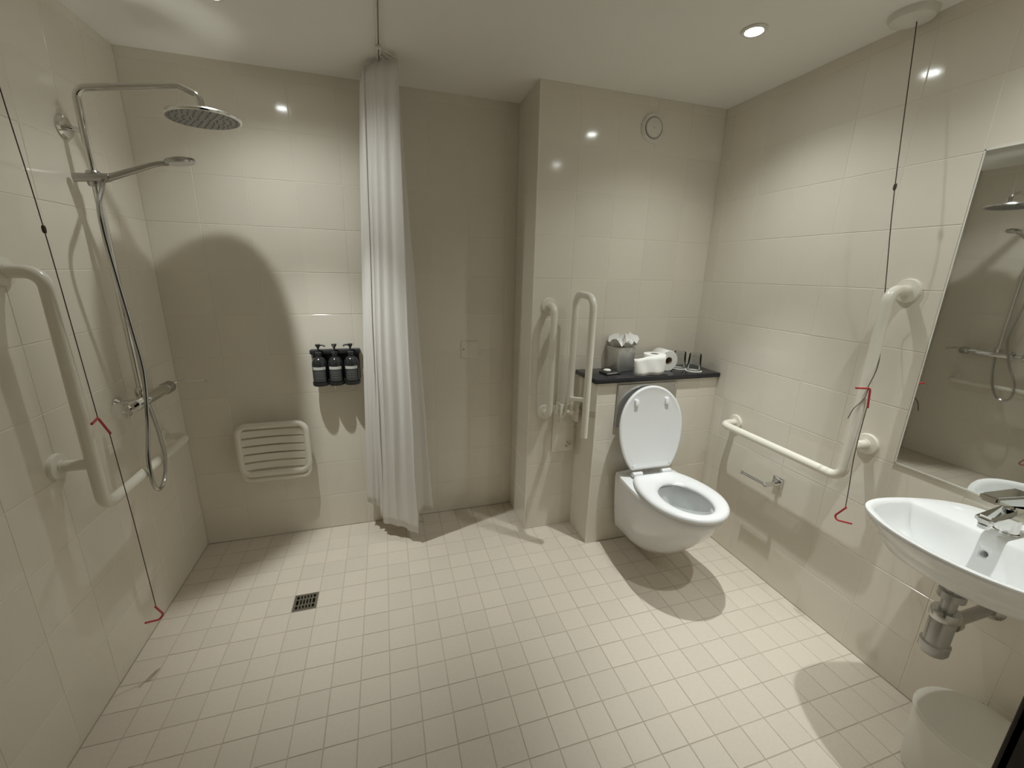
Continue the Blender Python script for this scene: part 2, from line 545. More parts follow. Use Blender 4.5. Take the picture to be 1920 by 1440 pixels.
# hinged drop-down rail, folded up
t = thing('hinged_rail', (0.905, YW, 0.47), 'folded up hinged support rail on the wall beside the toilet', 'grab rail')
obj('wall_plate', box(0.842, 0.968, YW - .012, YW, 0.468, 0.742, .004), 'rail_white', t)
for xx in (0.850, 0.944):
    obj('hinge_bracket', box(xx, xx + .016, YW - .075, YW - .010, 0.66, 0.765, .004), 'rail_white', t)
obj('hinge_pin', tube([(0.838, YW - .05, 0.715), (0.972, YW - .05, 0.715)], 0.011, seg=14), 'rail_white', t)
for xx in (0.884, 0.926):
    obj('hinge_arm', tube([(xx, YW - .05, 0.70), (xx + (0.905 - xx) * .6, YW - .07, 0.82)], 0.010, seg=12), 'rail_white', t)
xi, yi, yo = 0.897, YW - .085, 1.700
obj('rail_tube', tube(fillet([(xi, yi, 0.77), (xi, yi, 1.335), (xi, yo, 1.325), (xi, yo, 0.655)], 0.055, 9), 0.0165, seg=18), 'rail_white', t)
obj('cross_strut', tube([(xi, yi, 0.80), (xi, yo, 0.845)], 0.0115, seg=14), 'rail_white', t)
obj('plate_screw', lathe([(0, 0), (.008, 0), (.008, .002), (0, .003)], (0.925, YW - .012, 0.497), '-y', seg=16), 'chrome_dull', t)
obj('roll_arm', tube(fillet([(0.93, YW - .012, 0.525), (0.93, YW - .022, 0.520), (0.94, YW - .022, 0.505), (0.95, YW - .018, 0.515)], .008, 4), 0.003, seg=8), 'chrome_dull', t)

# ------------------------------------------------------------------ shelf, flush panel and what stands on the shelf
tag(obj('shelf', box(0.960, XR - .001, YT - .018, YW - .001, ZBOX, ZS, .003), 'black_shelf'), 'black polished stone shelf on top of the cistern box', 'shelf')

t = thing('flush_panel', (1.268, YT, 0.69), 'brushed steel access panel behind the raised toilet lid', 'panel')
obj('panel_face', box(1.094, 1.444, YT - .011, YT - .001, 0.668, 0.896, .004), 'steel', t)
for xx in (1.108, 1.430):
    obj('panel_screw', lathe([(0, 0), (.006, 0), (.0055, .002), (0, .003)], (xx, YT - .011, 0.880), '-y', seg=14), 'chrome', t)
obj('flush_button', lathe([(0, 0), (.03, 0), (.03, .004), (.026, .006), (0, .006)], (1.268, YT - .011, 0.80), '-y', seg=28), 'chrome', t)

def rot_about(cx, cy, deg): return Matrix.Translation((cx, cy, 0)) @ Matrix.Rotation(math.radians(deg), 4, 'Z') @ Matrix.Translation((-cx, -cy, 0))
# tissue box
cx, cy = 1.192, 1.925
t = thing('tissue_box', (cx, cy, ZS), 'silver cube tissue box with a crumpled white tissue on the black shelf', 'tissue box')
mt = rot_about(cx, cy, 9)
obj('box_body', box(cx - .056, cx + .056, cy - .056, cy + .056, ZS, ZS + .128, .003, mtx=mt), 'silver_box', t)
bm = bmesh.new()
NR, NA = 7, 26
rings = []
for i in range(NR):
    f = i / (NR - 1)
    ring = []
    for k in range(NA):
        a = 2 * math.pi * k / NA
        r = 0.020 + 0.052 * math.sin(f * 2.2) + 0.022 * noise.noise((3 * math.cos(a), 3 * math.sin(a), f * 4))
        r *= (1 - .55 * max(0, f - .72) / .28)
        z = ZS + .124 + .070 * f * (0.8 + .7 * noise.noise((2.5 * math.cos(a) + 9, 2.5 * math.sin(a), f * 2))) + .008 * math.sin(5 * a + 4 * f)
        ring.append((cx + .012 + r * 1.05 * math.cos(a), cy - .006 + r * math.sin(a), z))
    rings.append(ring)
loft(bm, rings, cap1=True)
obj('tissue', bm, 'paper', t, smooth=25)

# toilet rolls
t = thing('toilet_roll', (1.335, 1.823, ZS), 'upright white toilet roll with a loose sheet on the black shelf', 'toilet roll')
rc = (1.335, 1.823, ZS)
obj('paper_roll', lathe([(.021, .0), (.054, .0), (.056, .003), (.056, .098), (.054, .101), (.022, .101), (.021, .1), (.021, .0)], rc, seg=40), 'paper', t)
obj('core', lathe([(.0208, .002), (.0208, .1), (.0195, .1), (.0195, .002), (.0208, .002)], rc, seg=28), 'card', t)
sheet = bmesh.new()
prof = [(1.393, 1.826), (1.386, 1.796), (1.366, 1.774), (1.338, 1.764), (1.308, 1.762), (1.280, 1.768), (1.252, 1.764), (1.224, 1.757), (1.196, 1.762), (1.183, 1.775)]
prof = [(p.x, p.y) for p in catmull([Vector((a, b, 0)) for a, b in prof], 4)]
rows = []
for j in range(6):
    f = j / 5
    rows.append([(x + .012 * (1 - f) * max(0, (1.30 - x) / .12) * .9 - 0, y - .004 * (1 - f) + .0012 * math.sin(x * 70 + f * 5), ZS + .002 + f * (.098 - .012 * max(0, (1.25 - x) / .07))) for (x, y) in prof])
loft(sheet, rows, closed=False)
so = obj('loose_sheet', sheet, 'paper', t, smooth=60)
sm = so.modifiers.new('thickness', 'SOLIDIFY'); sm.thickness = .0008
t = thing('toilet_roll', (1.438, 1.885, ZS), 'white toilet roll lying on its side behind the upright roll', 'toilet roll')
rc = (1.438, 1.835, ZS + .0555)
obj('paper_roll', lathe([(.021, 0), (.0535, 0), (.0555, .003), (.0555, .095), (.0535, .098), (.021, .098), (.021, 0)], rc, 'y', seg=40), 'paper', t)
obj('core', lathe([(.0208, .001), (.0208, .097), (.0195, .097), (.0195, .001), (.0208, .001)], rc, 'y', seg=28), 'card', t)

# soap tray
mt = rot_about(1.095, 1.845, 10)
t = thing('tray', (1.095, 1.845, ZS), 'small black amenity tray with a silver edge on the shelf', 'tray')
obj('tray_base', box(1.050, 1.140, 1.812, 1.878, ZS, ZS + .012, .002, mtx=mt), 'black_plastic', t)
obj('tray_edge', box(1.049, 1.141, 1.8095, 1.8125, ZS + .004, ZS + .013, .0008, mtx=mt), 'chrome', t)
so = obj('soap_bar', lathe([(0, 0), (.015, 0), (.019, .004), (.019, .008), (.014, .011), (0, .011)], (1.082, 1.853, ZS + .0115), seg=24), 'soap')
tag(so, 'small white soap lying on the black amenity tray', 'soap')

# tumblers turned over on paper coasters
for gx, gy, lab in ((1.545, 1.885, 'beside the lying toilet roll'), (1.585, 1.812, 'nearest the side wall')):
    co = obj('coaster', lathe([(0, 0), (.041, 0), (.043, .0015), (.041, .003), (0, .003)], (gx, gy, ZS), seg=32), 'paper')
    tag(co, 'round white paper coaster under a tumbler ' + lab, 'coaster')
    gl = obj('tumbler', lathe([(.034, 0), (.0355, .001), (.031, .088), (.028, .092), (0, .092), (0, .082), (.0285, .080), (.0335, .001), (.034, 0)], (gx, gy, ZS + .003), seg=32), 'glass')
    tag(gl, 'clear glass tumbler turned over on its coaster ' + lab, 'glass')

# ------------------------------------------------------------------ toilet
TX = 1.265
def egg(hw, yc, lf, lb, cut, n=56, grow=0.0, rx=0.0):
    """closed plan outline: long half ellipse to the front, cut half ellipse to the back"""
    pts = []
    for k in range(n):
        a = 2 * math.pi * k / n
        s, c = math.sin(a), math.cos(a)
        y = yc - lf * c if c > 0 else yc - lb * c
        x = hw * s
        if y > cut:
            tt = (y - cut) / max(1e-6, yc + lb - cut)
            y = cut + .008 * (1 - math.exp(-3 * tt))
            x = x + 0
        pts.append((TX + x, y))
    return pts
def back_fix(pts, cut, wcut):
    return pts

t = thing('toilet', (TX, YT, 0.085), 'white wall hung toilet with its lid raised and seat down', 'toilet')
N = 56
def bowl_ring(hw, yf, z, back=YT - .001, hb=None):
    """flat against the box at the back, straight sides, rounded nose; clockwise from back right"""
    hb = hb if hb is not None else hw * .86
    pts = []
    ym = yf + hw * 1.45
    ym = min(ym, back - .05)
    for k in range(8): 
        f = k / 8; pts.append((TX + hb + (hw - hb) * math.sin(f * math.pi / 2), back + (ym - back) * f, z))
    for k in range(N - 16 + 1):
        a = math.pi * k / (N - 16)
        pts.append((TX + hw * math.cos(a), ym - (ym - yf) * math.sin(a) ** 0.92, z))
    for k in range(1, 8):
        f = k / 8; pts.append((TX - hw + (hw - hb) * (1 - math.cos(f * math.pi / 2)), ym + (back - ym) * f, z))
    return pts
def inner_ring(hw, yf, yb, z):
    outer = bowl_ring(.1, .1, 0)
    pts = []
    yc, l = (yf + yb) / 2, (yb - yf) / 2
    for p in bowl_ring(.176, 1.215, z):
        a = math.atan2(p[1] - 1.42, p[0] - TX)
        pts.append((TX + hw * math.cos(a), yc + l * math.sin(a), z))
    return pts
bm = bmesh.new()
rings = [bowl_ring(.085, 1.545, .088, hb=.10), bowl_ring(.105, 1.490, .092, hb=.113), bowl_ring(.118, 1.452, .106, hb=.120), bowl_ring(.132, 1.395, .155, hb=.128),
         bowl_ring(.148, 1.335, .215, hb=.136), bowl_ring(.162, 1.280, .280, hb=.143), bowl_ring(.173, 1.236, .345, hb=.148), bowl_ring(.179, 1.212, .395, hb=.15),
         bowl_ring(.180, 1.207, .420, hb=.15), bowl_ring(.176, 1.211, .430, hb=.147), bowl_ring(.168, 1.220, .432, hb=.14)]
rings += [inner_ring(.126, 1.252, 1.56, .432), inner_ring(.118, 1.262, 1.545, .424), inner_ring(.116, 1.266, 1.54, .39), inner_ring(.105, 1.285, 1.53, .33), inner_ring(.085, 1.32, 1.52, .275), inner_ring(.06, 1.37, 1.51, .225), inner_ring(.045, 1.40, 1.50, .19)]
loft(bm, rings, cap0=True, cap1=True)
obj('bowl', bm, 'ceramic', t, smooth=50)
wt = bmesh.new(); ring = inner_ring(.081, 1.328, 1.517, .268); loft(wt, [ring, [(p[0], p[1], .262) for p in ring]], cap0=True, cap1=True)
obj('water', wt, 'water', t)

def outline(hw, yf, ycen, yb, wback, n=64):
    """seat plan: front half ellipse, back narrowing to wback at yb with rounded corners; starts at the front, goes round"""
    pts = []
    lb = (yb - ycen) / math.sqrt(max(1e-6, 1 - (wback / hw) ** 2))
    raw = []
    for k in range(0, 41):
        a = -math.pi / 2 + math.pi * k / 40
        raw.append((hw * math.cos(a) if False else 0, 0))
    side = []
    for k in range(24):
        a = math.pi / 2 * k / 24
        side.append((hw * math.sin(a), ycen - (ycen - yf) * math.cos(a)))
    amax = math.asin((yb - .012 - ycen) / lb)
    for k in range(20):
        a = amax * k / 19
        side.append((hw * math.cos(a), ycen + lb * math.sin(a)))
    w = side[-1][0]
    for k in range(1, 7):
        a = math.pi / 2 * k / 6
        side.append((w - .014 * (1 - math.cos(a)) * 1.0 - .004 * math.sin(a), yb - .012 + .012 * math.sin(a)))
    w2 = side[-1][0]
    for k in range(1, 5): side.append((w2 * (1 - k / 4.0) if k < 4 else 0.0, yb))
    right = side
    left = [(-x, y) for (x, y) in reversed(side[1:-1])]
    return right + left
SO = outline(.181, 1.190, 1.405, 1.625, .112)
def shift_in(pts, d, c=(0, 1.41)):
    out = []
    n = len(pts)
    for i, p in enumerate(pts):
        a, b = Vector(pts[i - 1]), Vector(pts[(i + 1) % n])
        tg = (b - a).normalized(); nr = Vector((-tg.y, tg.x))
        if nr.dot(Vector((c[0] - p[0], c[1] - p[1]))) < 0: nr = -nr
        out.append((p[0] + nr.x * d, p[1] + nr.y * d))
    return out
def hole_pts(hw, yf, yb, n):
    pts = []
    yc = (yf + yb) / 2
    for p in SO:
        a = math.atan2(p[1] - 1.40, p[0])
        k = 1.0
        pts.append((hw * math.cos(a), yc + (yb - yf) / 2 * math.sin(a) if True else 0))
    return pts
def ring3(pts, z): return [(TX + x, y, z) for x, y in pts]
HO = hole_pts(.104, 1.245, 1.520, len(SO))
def mixp(a, b, f): return [(p[0] + (q[0] - p[0]) * f, p[1] + (q[1] - p[1]) * f) for p, q in zip(a, b)]
zs0 = .437
sec = [(0.0, .004), (-.0, .012), (.06, .020), (.2, .0245), (.5, .0255), (.8, .022), (.95, .015), (1.0, .007), (.97, .0), (.5, -.001), (.06, .0)]
bm = bmesh.new()
rings = [ring3(mixp(SO, HO, f), zs0 + h) for f, h in sec]
loft(bm, rings + [rings[0]])
bmesh.ops.remove_doubles(bm, verts=bm.verts, dist=1e-5)
obj('seat', bm, 'seat_plastic', t, smooth=60)
for sx in (-1, 1):
    obj('hinge', tube([(TX + sx * .058, 1.640, .452), (TX + sx * .112, 1.640, .452)], .012, seg=16), 'seat_plastic', t)
# raised lid: built flat over the seat, then swung up around the hinge
LO = outline(.183, 1.196, 1.405, 1.622, .114)
LI = shift_in(LO, .006); LJ = shift_in(LO, .012); LK = shift_in(LO, .030)
hy, hz, ang = 1.640, .455, math.radians(-(90 + 9.0))
rot = Matrix.Translation((0, hy, hz)) @ Matrix.Rotation(ang, 4, 'X') @ Matrix.Translation((0, -hy, -hz))
bm = bmesh.new()
zl = .458
loft(bm, [ring3(LI, zl), ring3(LO, zl + .004), ring3(LO, zl + .012), ring3(LI, zl + .018), ring3(LK, zl + .021)], cap1=True)
bm2 = loft(bm, [ring3(LI, zl), ring3(LJ, zl + .001), ring3(LK, zl + .008)], cap1=True)
bmesh.ops.remove_doubles(bm, verts=bm.verts, dist=1e-5)
bmesh.ops.transform(bm, matrix=rot, verts=bm.verts)
obj('lid', bm, 'seat_plastic', t, smooth=50)
for sx in (-1, 1):
    bm = box(TX + sx * .088 - .010, TX + sx * .088 + .010, 1.262, 1.296, zl - .004, zl + .009, .003)
    bmesh.ops.transform(bm, matrix=rot, verts=bm.verts)
    obj('lid_buffer', bm, 'seat_plastic', t)

# ------------------------------------------------------------------ extract valve on the toilet wall
t = thing('extract_valve', (1.283, YW, 2.11), 'round white extract valve high on the wall above the toilet', 'vent')
c = (1.283, YW, 2.11)
obj('valve_ring', lathe([(.0, 0), (.065, 0), (.065, .006), (.058, .014), (.050, .012), (.046, .004), (0, .004)], c, '-y', seg=40), 'plastic_white', t)
obj('valve_disc', lathe([(0, .008), (.040, .008), (.0425, .012), (.040, .018), (.015, .023), (0, .024)], c, '-y', seg=40), 'plastic_white', t)
obj('valve_screw', lathe([(0, .02), (.007, .02), (.007, .028), (0, .028)], c, '-y', seg=14), 'plastic_white', t)

# small blank plate on the alcove wall
t = thing('cover_plate', (0.443, YB, 1.0), 'small square beige cover plate with a screw on the alcove wall', 'cover plate')
obj('plate', box(0.395, 0.491, YB - .004, YB, 0.952, 1.048, .0015), 'wall_tile', t)
obj('plate_screw', lathe([(0, 0), (.0035, 0), (.003, .0012), (0, .0015)], (0.410, YB - .004, 1.003), '-y', seg=12), 'black_plastic', t)

# ------------------------------------------------------------------ toilet paper holder on the right wall
t = thing('paper_holder', (XR, 1.30, 0.519), 'empty chrome toilet paper holder under the angled grab rail', 'paper holder')
obj('wall_plate', box(XR - .012, XR, 1.276, 1.324, 0.495, 0.543, .002), 'chrome', t)
obj('holder_arm', box(XR - .085, XR - .010, 1.291, 1.309, 0.505, 0.523, .003), 'chrome', t)
obj('holder_rod', tube([(XR - .078, 1.296, .514), (XR - .078, 1.436, .510)], .0065, seg=14), 'chrome_dull', t)
obj('rod_end', lathe([(0, 0), (.009, 0), (.0095, .004), (.009, .008), (0, .008)], (XR - .078, 1.430, .510), 'y', seg=16), 'chrome', t)

# ------------------------------------------------------------------ mirror
MY0, MY1, MZ0, MZ1 = 0.21, 0.890, 0.812, 1.800
t = thing('wall_mirror', (XR, (MY0 + MY1) / 2, MZ0), 'large frameless mirror on the tiled wall above the wash basin', 'mirror')
obj('mirror_glass', box(XR - .0065, XR - .0015, MY0, MY1, MZ0, MZ1), 'mirror', t, smooth=0)
eb = bmesh.new()
e = .0035
add_box(eb, XR - .0068, XR - .001, MY1, MY1 + e, MZ0 - e, MZ1 + e)
add_box(eb, XR - .0068, XR - .001, MY0 - e, MY1 + e, MZ0 - e, MZ0)
add_box(eb, XR - .0068, XR - .001, MY0 - e, MY0, MZ0 - e, MZ1 + e)
add_box(eb, XR - .0068, XR - .001, MY0 - e, MY1 + e, MZ1, MZ1 + e)
obj('mirror_edge', eb, 'mirror_edge', t, smooth=0)

# ------------------------------------------------------------------ wash basin
BY, ZR = 0.552, 0.770
half = [(1.2815, 0.0), (1.284, .04), (1.292, .085), (1.308, .13), (1.334, .175), (1.360, .205), (1.395, .222), (1.440, .227), (1.490, .221), (1.540, .208), (1.590, .189), (1.640, .163), (1.680, .128), (1.6985, .085), (1.7015, .04), (1.7015, 0.0)]
half = [(p.x, p.y) for p in catmull([Vector((a, b, 0)) for a, b in half], 4)]
BO = [(x, d) for x, d in half] + [(x, -d) for x, d in reversed(half[1:-1])]
BO = [(min(x, XR - .0015), d) for x, d in BO]
def bscale(sx, sd, cx_=1.49, mx=0.0): return [(cx_ + (x - cx_) * sx + mx, d * sd) for x, d in BO]
def b3(pts, z): return [(x, BY + d, z) for x, d in pts]
def clampx(pts, xmax): return [(min(x, xmax), d) for x, d in pts]
# inner bowl: its back edge stops at the tap ledge
def inner(off, ledge, z):
    out = []
    for (x, d) in BO:
        n = Vector((x - 1.49, d))
        L = n.length
        nx = 1.49 + n.x * (1 - off / max(L, 1e-6)); nd = n.y * (1 - off / max(L, 1e-6))
        if nx > ledge: nx = ledge + (nx - ledge) * .04
        out.append((nx, nd))
    return b3(out, z)
t = thing('wash_basin', (1.49, BY, 0.60), 'white oval wash basin fixed to the wall under the mirror', 'wash basin')
bm = bmesh.new()
def under(sx, sd, z):
    return b3([(XR - .002 - (XR - .002 - x) * sx, d * sd) for x, d in BO], z)
rings = [under(.20, .16, .612), under(.42, .34, .616), under(.62, .56, .636), under(.78, .76, .668), under(.90, .90, .706), under(.965, .965, .738), under(.992, .992, .756), under(1.0, 1.0, .764), under(.995, .995, .770)]
rings += [inner(.012, 1.70, .7715), inner(.020, 1.545, .769), inner(.024, 1.536, .760), inner(.030, 1.530, .735), inner(.042, 1.522, .700), inner(.070, 1.508, .664), inner(.11, 1.50, .644), inner(.16, 1.495, .637), inner(.19, 1.49, .636)]
loft(bm, rings, cap0=True, cap1=True)
basin = obj('bowl', bm, 'ceramic', t, smooth=50)
bore = obj('bore', tube([(1.600, BY + .004, .698), (1.505, BY + .004, .7208)], .0095, seg=24), 'ceramic', None)
bo = basin.modifiers.new('bore', 'BOOLEAN'); bo.operation = 'DIFFERENCE'; bo.object = bore; bo.solver = 'EXACT'
bpy.context.view_layer.update()
bored = bpy.data.meshes.new_from_object(basin.evaluated_get(bpy.context.evaluated_depsgraph_get()))
basin.modifiers.clear()
basin.data = bored
bpy.data.objects.remove(bore)
obj('waste_ring', lathe([(0, 0), (.021, 0), (.023, .002), (.021, .004), (.014, .003), (0, .001)], (1.475, BY, .636), seg=24), 'chrome', t)

# basin mixer tap
TY = BY + .006
t = thing('basin_tap', (1.605, TY, ZR), 'chrome lever mixer tap on the wash basin', 'tap')
obj('tap_base', lathe([(0, 0), (.027, 0), (.027, .004), (.0235, .006), (.0225, .055), (.024, .075), (.022, .082), (0, .083)], (1.605, TY, ZR), seg=32), 'chrome', t)
def wedge(bm, x0, x1, z0a, z0b, z1a, z1b, w0, w1, bev):
    vs_ = []
    for x, za, zb, w in ((x0, z0a, z0b, w0), (x1, z1a, z1b, w1)):
        vs_.append([bm.verts.new((x, TY + s * w, z)) for s, z in ((-1, za), (1, za), (1, zb), (-1, zb))])
    a, b = vs_
    for k in range(4): bm.faces.new((a[k], a[(k + 1) % 4], b[(k + 1) % 4], b[k]))
    bm.faces.new(a); bm.faces.new(b)
    bmesh.ops.bevel(bm, geom=list(bm.edges), offset=bev, segments=2, affect='EDGES')
    return bm
obj('spout', wedge(bmesh.new(), 1.475, 1.615, .814, .838, .806, .848, .019, .023, .008), 'chrome', t)
obj('aerator', lathe([(0, 0), (.012, 0), (.012, .010), (0, .010)], (1.489, TY, .803), seg=20), 'chrome', t)
obj('lever', wedge(bmesh.new(), 1.466, 1.632, .882, .902, .852, .888, .019, .025, .005), 'chrome', t)

# bottle trap below the basin
t = thing('bottle_trap', (1.478, 0.565, 0.385), 'grey bottle trap and waste pipe under the wash basin', 'trap')
tx, ty = 1.478, 0.565
obj('tail_pipe', lathe([(0, .62), (.022, .62), (.022, .598), (.030, .596), (.030, .575), (.018, .572), (.018, .52), (0, .52)], (tx, ty, 0), seg=28), 'trap_grey', t)
obj('collar_nut', lathe([(.018, .536), (.031, .534), (.033, .528), (.033, .508), (.030, .503), (.018, .503)], (tx, ty, 0), seg=28), 'chrome_dull', t)
obj('bottle', lathe([(0, .512), (.026, .510), (.029, .50), (.029, .425), (.034, .422), (.034, .398), (.029, .388), (0, .385)], (tx, ty, 0), seg=28), 'trap_grey', t)
obj('waste_pipe', tube(fillet([(tx + .02, ty, .482), (1.60, ty, .482), (XR - .003, ty, .482)], .02), .0165, seg=18), 'trap_grey', t)
obj('pipe_nut', lathe([(.017, 0), (.026, .001), (.026, .02), (.017, .022)], (tx + .032, ty, .482), 'x', seg=24), 'chrome_dull', t)
obj('wall_rosette', lathe([(.017, .012), (.03, .006), (.034, 0), (.017, 0)], (XR, ty, .482), '-x', seg=28), 'chrome_dull', t)

# waste bin below the basin
bx, by, bz = 1.535, 0.455, 0.205
t = thing('waste_bin', (bx, by, 0.001), 'white round lidded waste bin on the floor under the basin', 'waste bin')
obj('bin_body', lathe([(0, .001), (.112, .001), (.116, .006), (.124, bz - .02), (.124, bz - .012), (0, bz - .012)], (bx, by, 0), seg=44), 'plastic_white', t)
obj('bin_lid', lathe([(0, bz - .012), (.127, bz - .012), (.128, bz), (.122, bz + .010), (.09, bz + .018), (0, bz + .022)], (bx, by, 0), seg=44), 'plastic_white', t)
obj('lid_hinge', box(bx + .085, bx + .128, by - .03, by + .045, bz - .012, bz + .004, .003), 'black_plastic', t)

# ------------------------------------------------------------------ pull cords
def v_handle(parent, pts):
    obj('pull_handle', tube(fillet(pts, .012, 5), .0034, seg=10), 'red', parent)
def knot(parent, p):
    obj('cord_connector', lathe([(0, -.012), (.004, -.008), (.0048, 0), (.004, .008), (0, .012)], p, seg=12), 'cord', parent)
t = thing('pull_cord', (1.635, 1.135, ZC), 'alarm pull cord with red handles draped over the right grab rail', 'pull cord')
obj('ceiling_switch', lathe([(0, 0), (.062, 0), (.062, -.010), (.056, -.020), (.030, -.026), (.012, -.034), (0, -.036)], (1.637, 1.137, ZC), seg=40), 'plastic_white', t)
pts = [(1.635, 1.120, ZC - .03), (1.60, 1.045, 1.722), (1.628, 1.022, 1.44), (1.648, 1.018, 1.33), (1.622, .976, 1.16), (1.586, .968, 1.066)]
obj('cord', tube(catmull(pts, 6), .0014, seg=6), 'cord', t)
knot(t, (1.60, 1.045, 1.722))
v_handle(t, [(1.526, .965, 1.0725), (1.596, .965, 1.067), (1.608, .965, .995)])
obj('cord', tube(catmull([(1.588, .966, 1.064), (1.572, .962, 1.03), (1.535, .962, 1.0), (1.518, .962, .965)], 6), .0014, seg=6), 'cord', t)
obj('cord', tube(catmull([(1.605, .966, 1.0), (1.59, .958, .90), (1.585, .953, .80), (1.592, .949, .70), (1.60, .948, .611)], 6), .0014, seg=6), 'cord', t)
v_handle(t, [(1.60, .945, .614), (1.60, .988, .540), (1.60, .915, .564)])

t = thing('pull_cord', (-0.838, 1.400, ZC), 'alarm pull cord with red handles hanging in front of the shower rail', 'pull cord')
obj('ceiling_switch', lathe([(0, 0), (.05, 0), (.05, -.010), (.044, -.018), (.024, -.024), (.010, -.030), (0, -.032)], (-.838, 1.400, ZC), seg=36), 'plastic_white', t)
obj('cord', tube(catmull([(-.838, 1.400, ZC - .03), (-.84, 1.429, 1.817), (-.84, 1.455, 1.506), (-.84, 1.478, .975)], 6), .0014, seg=6), 'cord', t)
knot(t, (-.84, 1.455, 1.506))
v_handle(t, [(-.82, 1.4126, .979), (-.84, 1.478, .976), (-.84, 1.516, .911)])
obj('cord', tube([(-.84, 1.512, .918), (-.83, 1.507, .60), (-.82, 1.495, .27)], .0014, seg=6), 'cord', t)
v_handle(t, [(-.82, 1.491, .273), (-.82, 1.545, .176), (-.845, 1.468, .233)])

# ------------------------------------------------------------------ shower column
RX, RY = -0.899, 1.845
HC = Vector((-0.568, 1.880, 1.918))
t = thing('rain_shower', (XL, RY, 0.93), 'chrome shower column with rain head, hand shower and bar valve', 'shower')
arm_end = (HC.x - .004, HC.y - .004, HC.z + .088)
path = fillet([(RX, RY, .94), (RX, RY, 1.955), (HC.x - .06, HC.y - .01, 2.006), (HC.x - .002, HC.y, 1.985), (HC.x, HC.y, HC.z + .012)], .035, 8)
obj('riser_pipe', tube(path, .0105, seg=16), 'chrome', t)
tilt = Matrix.Translation(HC) @ Matrix.Rotation(math.radians(-3), 4, 'Y') @ Matrix.Translation(-HC)
hb = lathe([(0, .022), (.016, .022), (.020, .014), (.030, .0065), (.112, .005), (.116, 0), (.114, -.005), (.108, -.006)], HC, seg=48)
bmesh.ops.transform(hb, matrix=tilt, verts=hb.verts)
head = obj('rain_head', hb, 'head_chrome', t)
nb = lathe([(0, -.0055), (.109, -.0055), (.109, -.004), (0, -.004)], HC, seg=48)
for ir, nn in ((.02, 6), (.04, 12), (.06, 18), (.08, 24), (.098, 30)):
    for k in range(nn):
        a = 2 * math.pi * k / nn
        add_lathe(nb, [(.0032, -.0055), (.0022, -.009), (0, -.009)], HC + Vector((ir * math.cos(a), ir * math.sin(a), 0)), seg=6)
bmesh.ops.transform(nb, matrix=tilt, verts=nb.verts)
obj('nozzle_plate', nb, 'nozzle', head)
obj('wall_rosette', lathe([(0, 0), (.036, 0), (.037, .004), (.032, .010), (.012, .013), (.0, .013)], (XL, 1.858, 1.842), 'x', seg=32), 'chrome', t)
obj('wall_bracket', tube([(XL + .01, 1.856, 1.842), (RX, RY, 1.832)], .009, seg=14), 'chrome', t)
obj('slider', lathe([(0, -.024), (.017, -.024), (.020, -.018), (.020, .018), (.017, .024), (0, .024)], (RX, RY, 1.692), seg=24), 'chrome_dull', t)
obj('slider_knob', tube([(RX - .045, RY - .02, 1.69), (RX + .045, RY - .008, 1.698)], .0135, seg=16), 'chrome_dull', t)
# hand shower
a, b, c = Vector((-0.872, 1.838, 1.692)), Vector((-0.722, 1.848, 1.752)), Vector((-0.628, 1.852, 1.770))
hs = bmesh.new()
pts = catmull([a, a.lerp(b, .5), b, b.lerp(c, .4)], 6)
add_tube(hs, pts, .011, seg=14, rads=[.012 - .004 * min(1, i / 12) for i in range(len(pts))])
hd = obj('hand_shower', hs, 'chrome_dull', t)
hh = lathe([(0, .010), (.02, .010), (.036, .004), (.038, -.004), (.034, -.010), (0, -.010)], (0, 0, 0), seg=28)
mt = Matrix.Translation(c - Vector((.022, 0, 0))) @ Matrix.Rotation(math.radians(-8), 4, 'Y') @ Matrix.Scale(1.25, 4, (1, 0, 0))
bmesh.ops.transform(hh, matrix=mt, verts=hh.verts)
obj('spray_face', hh, 'chrome_dull', hd)
# hose
hp = [(-.872, 1.836, 1.690), (-.858, 1.79, 1.655), (-.855, 1.748, 1.60), (-.855, 1.742, 1.512), (-.857, 1.766, 1.343), (-.858, 1.79, 1.176), (-.856, 1.796, 1.037), (-.850, 1.745, .868), (-.843, 1.686, .747), (-.841, 1.678, .655), (-.841, 1.705, .614), (-.841, 1.750, .628), (-.842, 1.790, .70), (-.860, 1.822, .80), (-.884, 1.845, .905)]
obj('hose', tube(catmull(hp, 10), .0068, seg=10), 'chrome_dull', t)
# bar valve
vz = .922
bar = obj('bar_valve', lathe([(0, 0), (.019, 0), (.0215, .004), (.0215, .225), (.019, .228), (0, .228)], (-.895, 1.772, vz), 'y', seg=26), 'chrome', t)
obj('flow_stem', tube([(-.895, 1.705, vz + .004), (-.895, 1.774, vz)], .0105, seg=14), 'chrome', bar)
obj('flow_knob', lathe([(0, 0), (.022, 0), (.030, .004), (.031, .012), (.026, .018), (.011, .020), (0, .020)], (-.895, 1.688, vz + .006), 'y', seg=28), 'chrome', bar)
obj('end_knob', lathe([(0, 0), (.022, 0), (.025, .006), (.025, .046), (.021, .052), (0, .052)], (-.895, 2.0, vz), 'y', seg=26), 'chrome_dull', bar)
obj('long_lever', tube(catmull([(-.893, 2.045, vz + .006), (-.868, 2.068, .939), (-.83, 2.073, .936), (-.768, 2.075, .934)], 6), .0058, seg=12), 'chrome', bar)
obj('riser_nut', lathe([(0, .0), (.016, .0), (.019, .006), (.019, .030), (.013, .038), (0, .04)], (RX, RY, vz + .016), seg=22), 'chrome', t)
for yy in (1.80, 1.96):
    obj('valve_rosette', lathe([(0, 0), (.030, 0), (.030, .006), (.018, .016), (.015, .062), (0, .062)], (XL, yy, vz), 'x', seg=26), 'chrome', t)

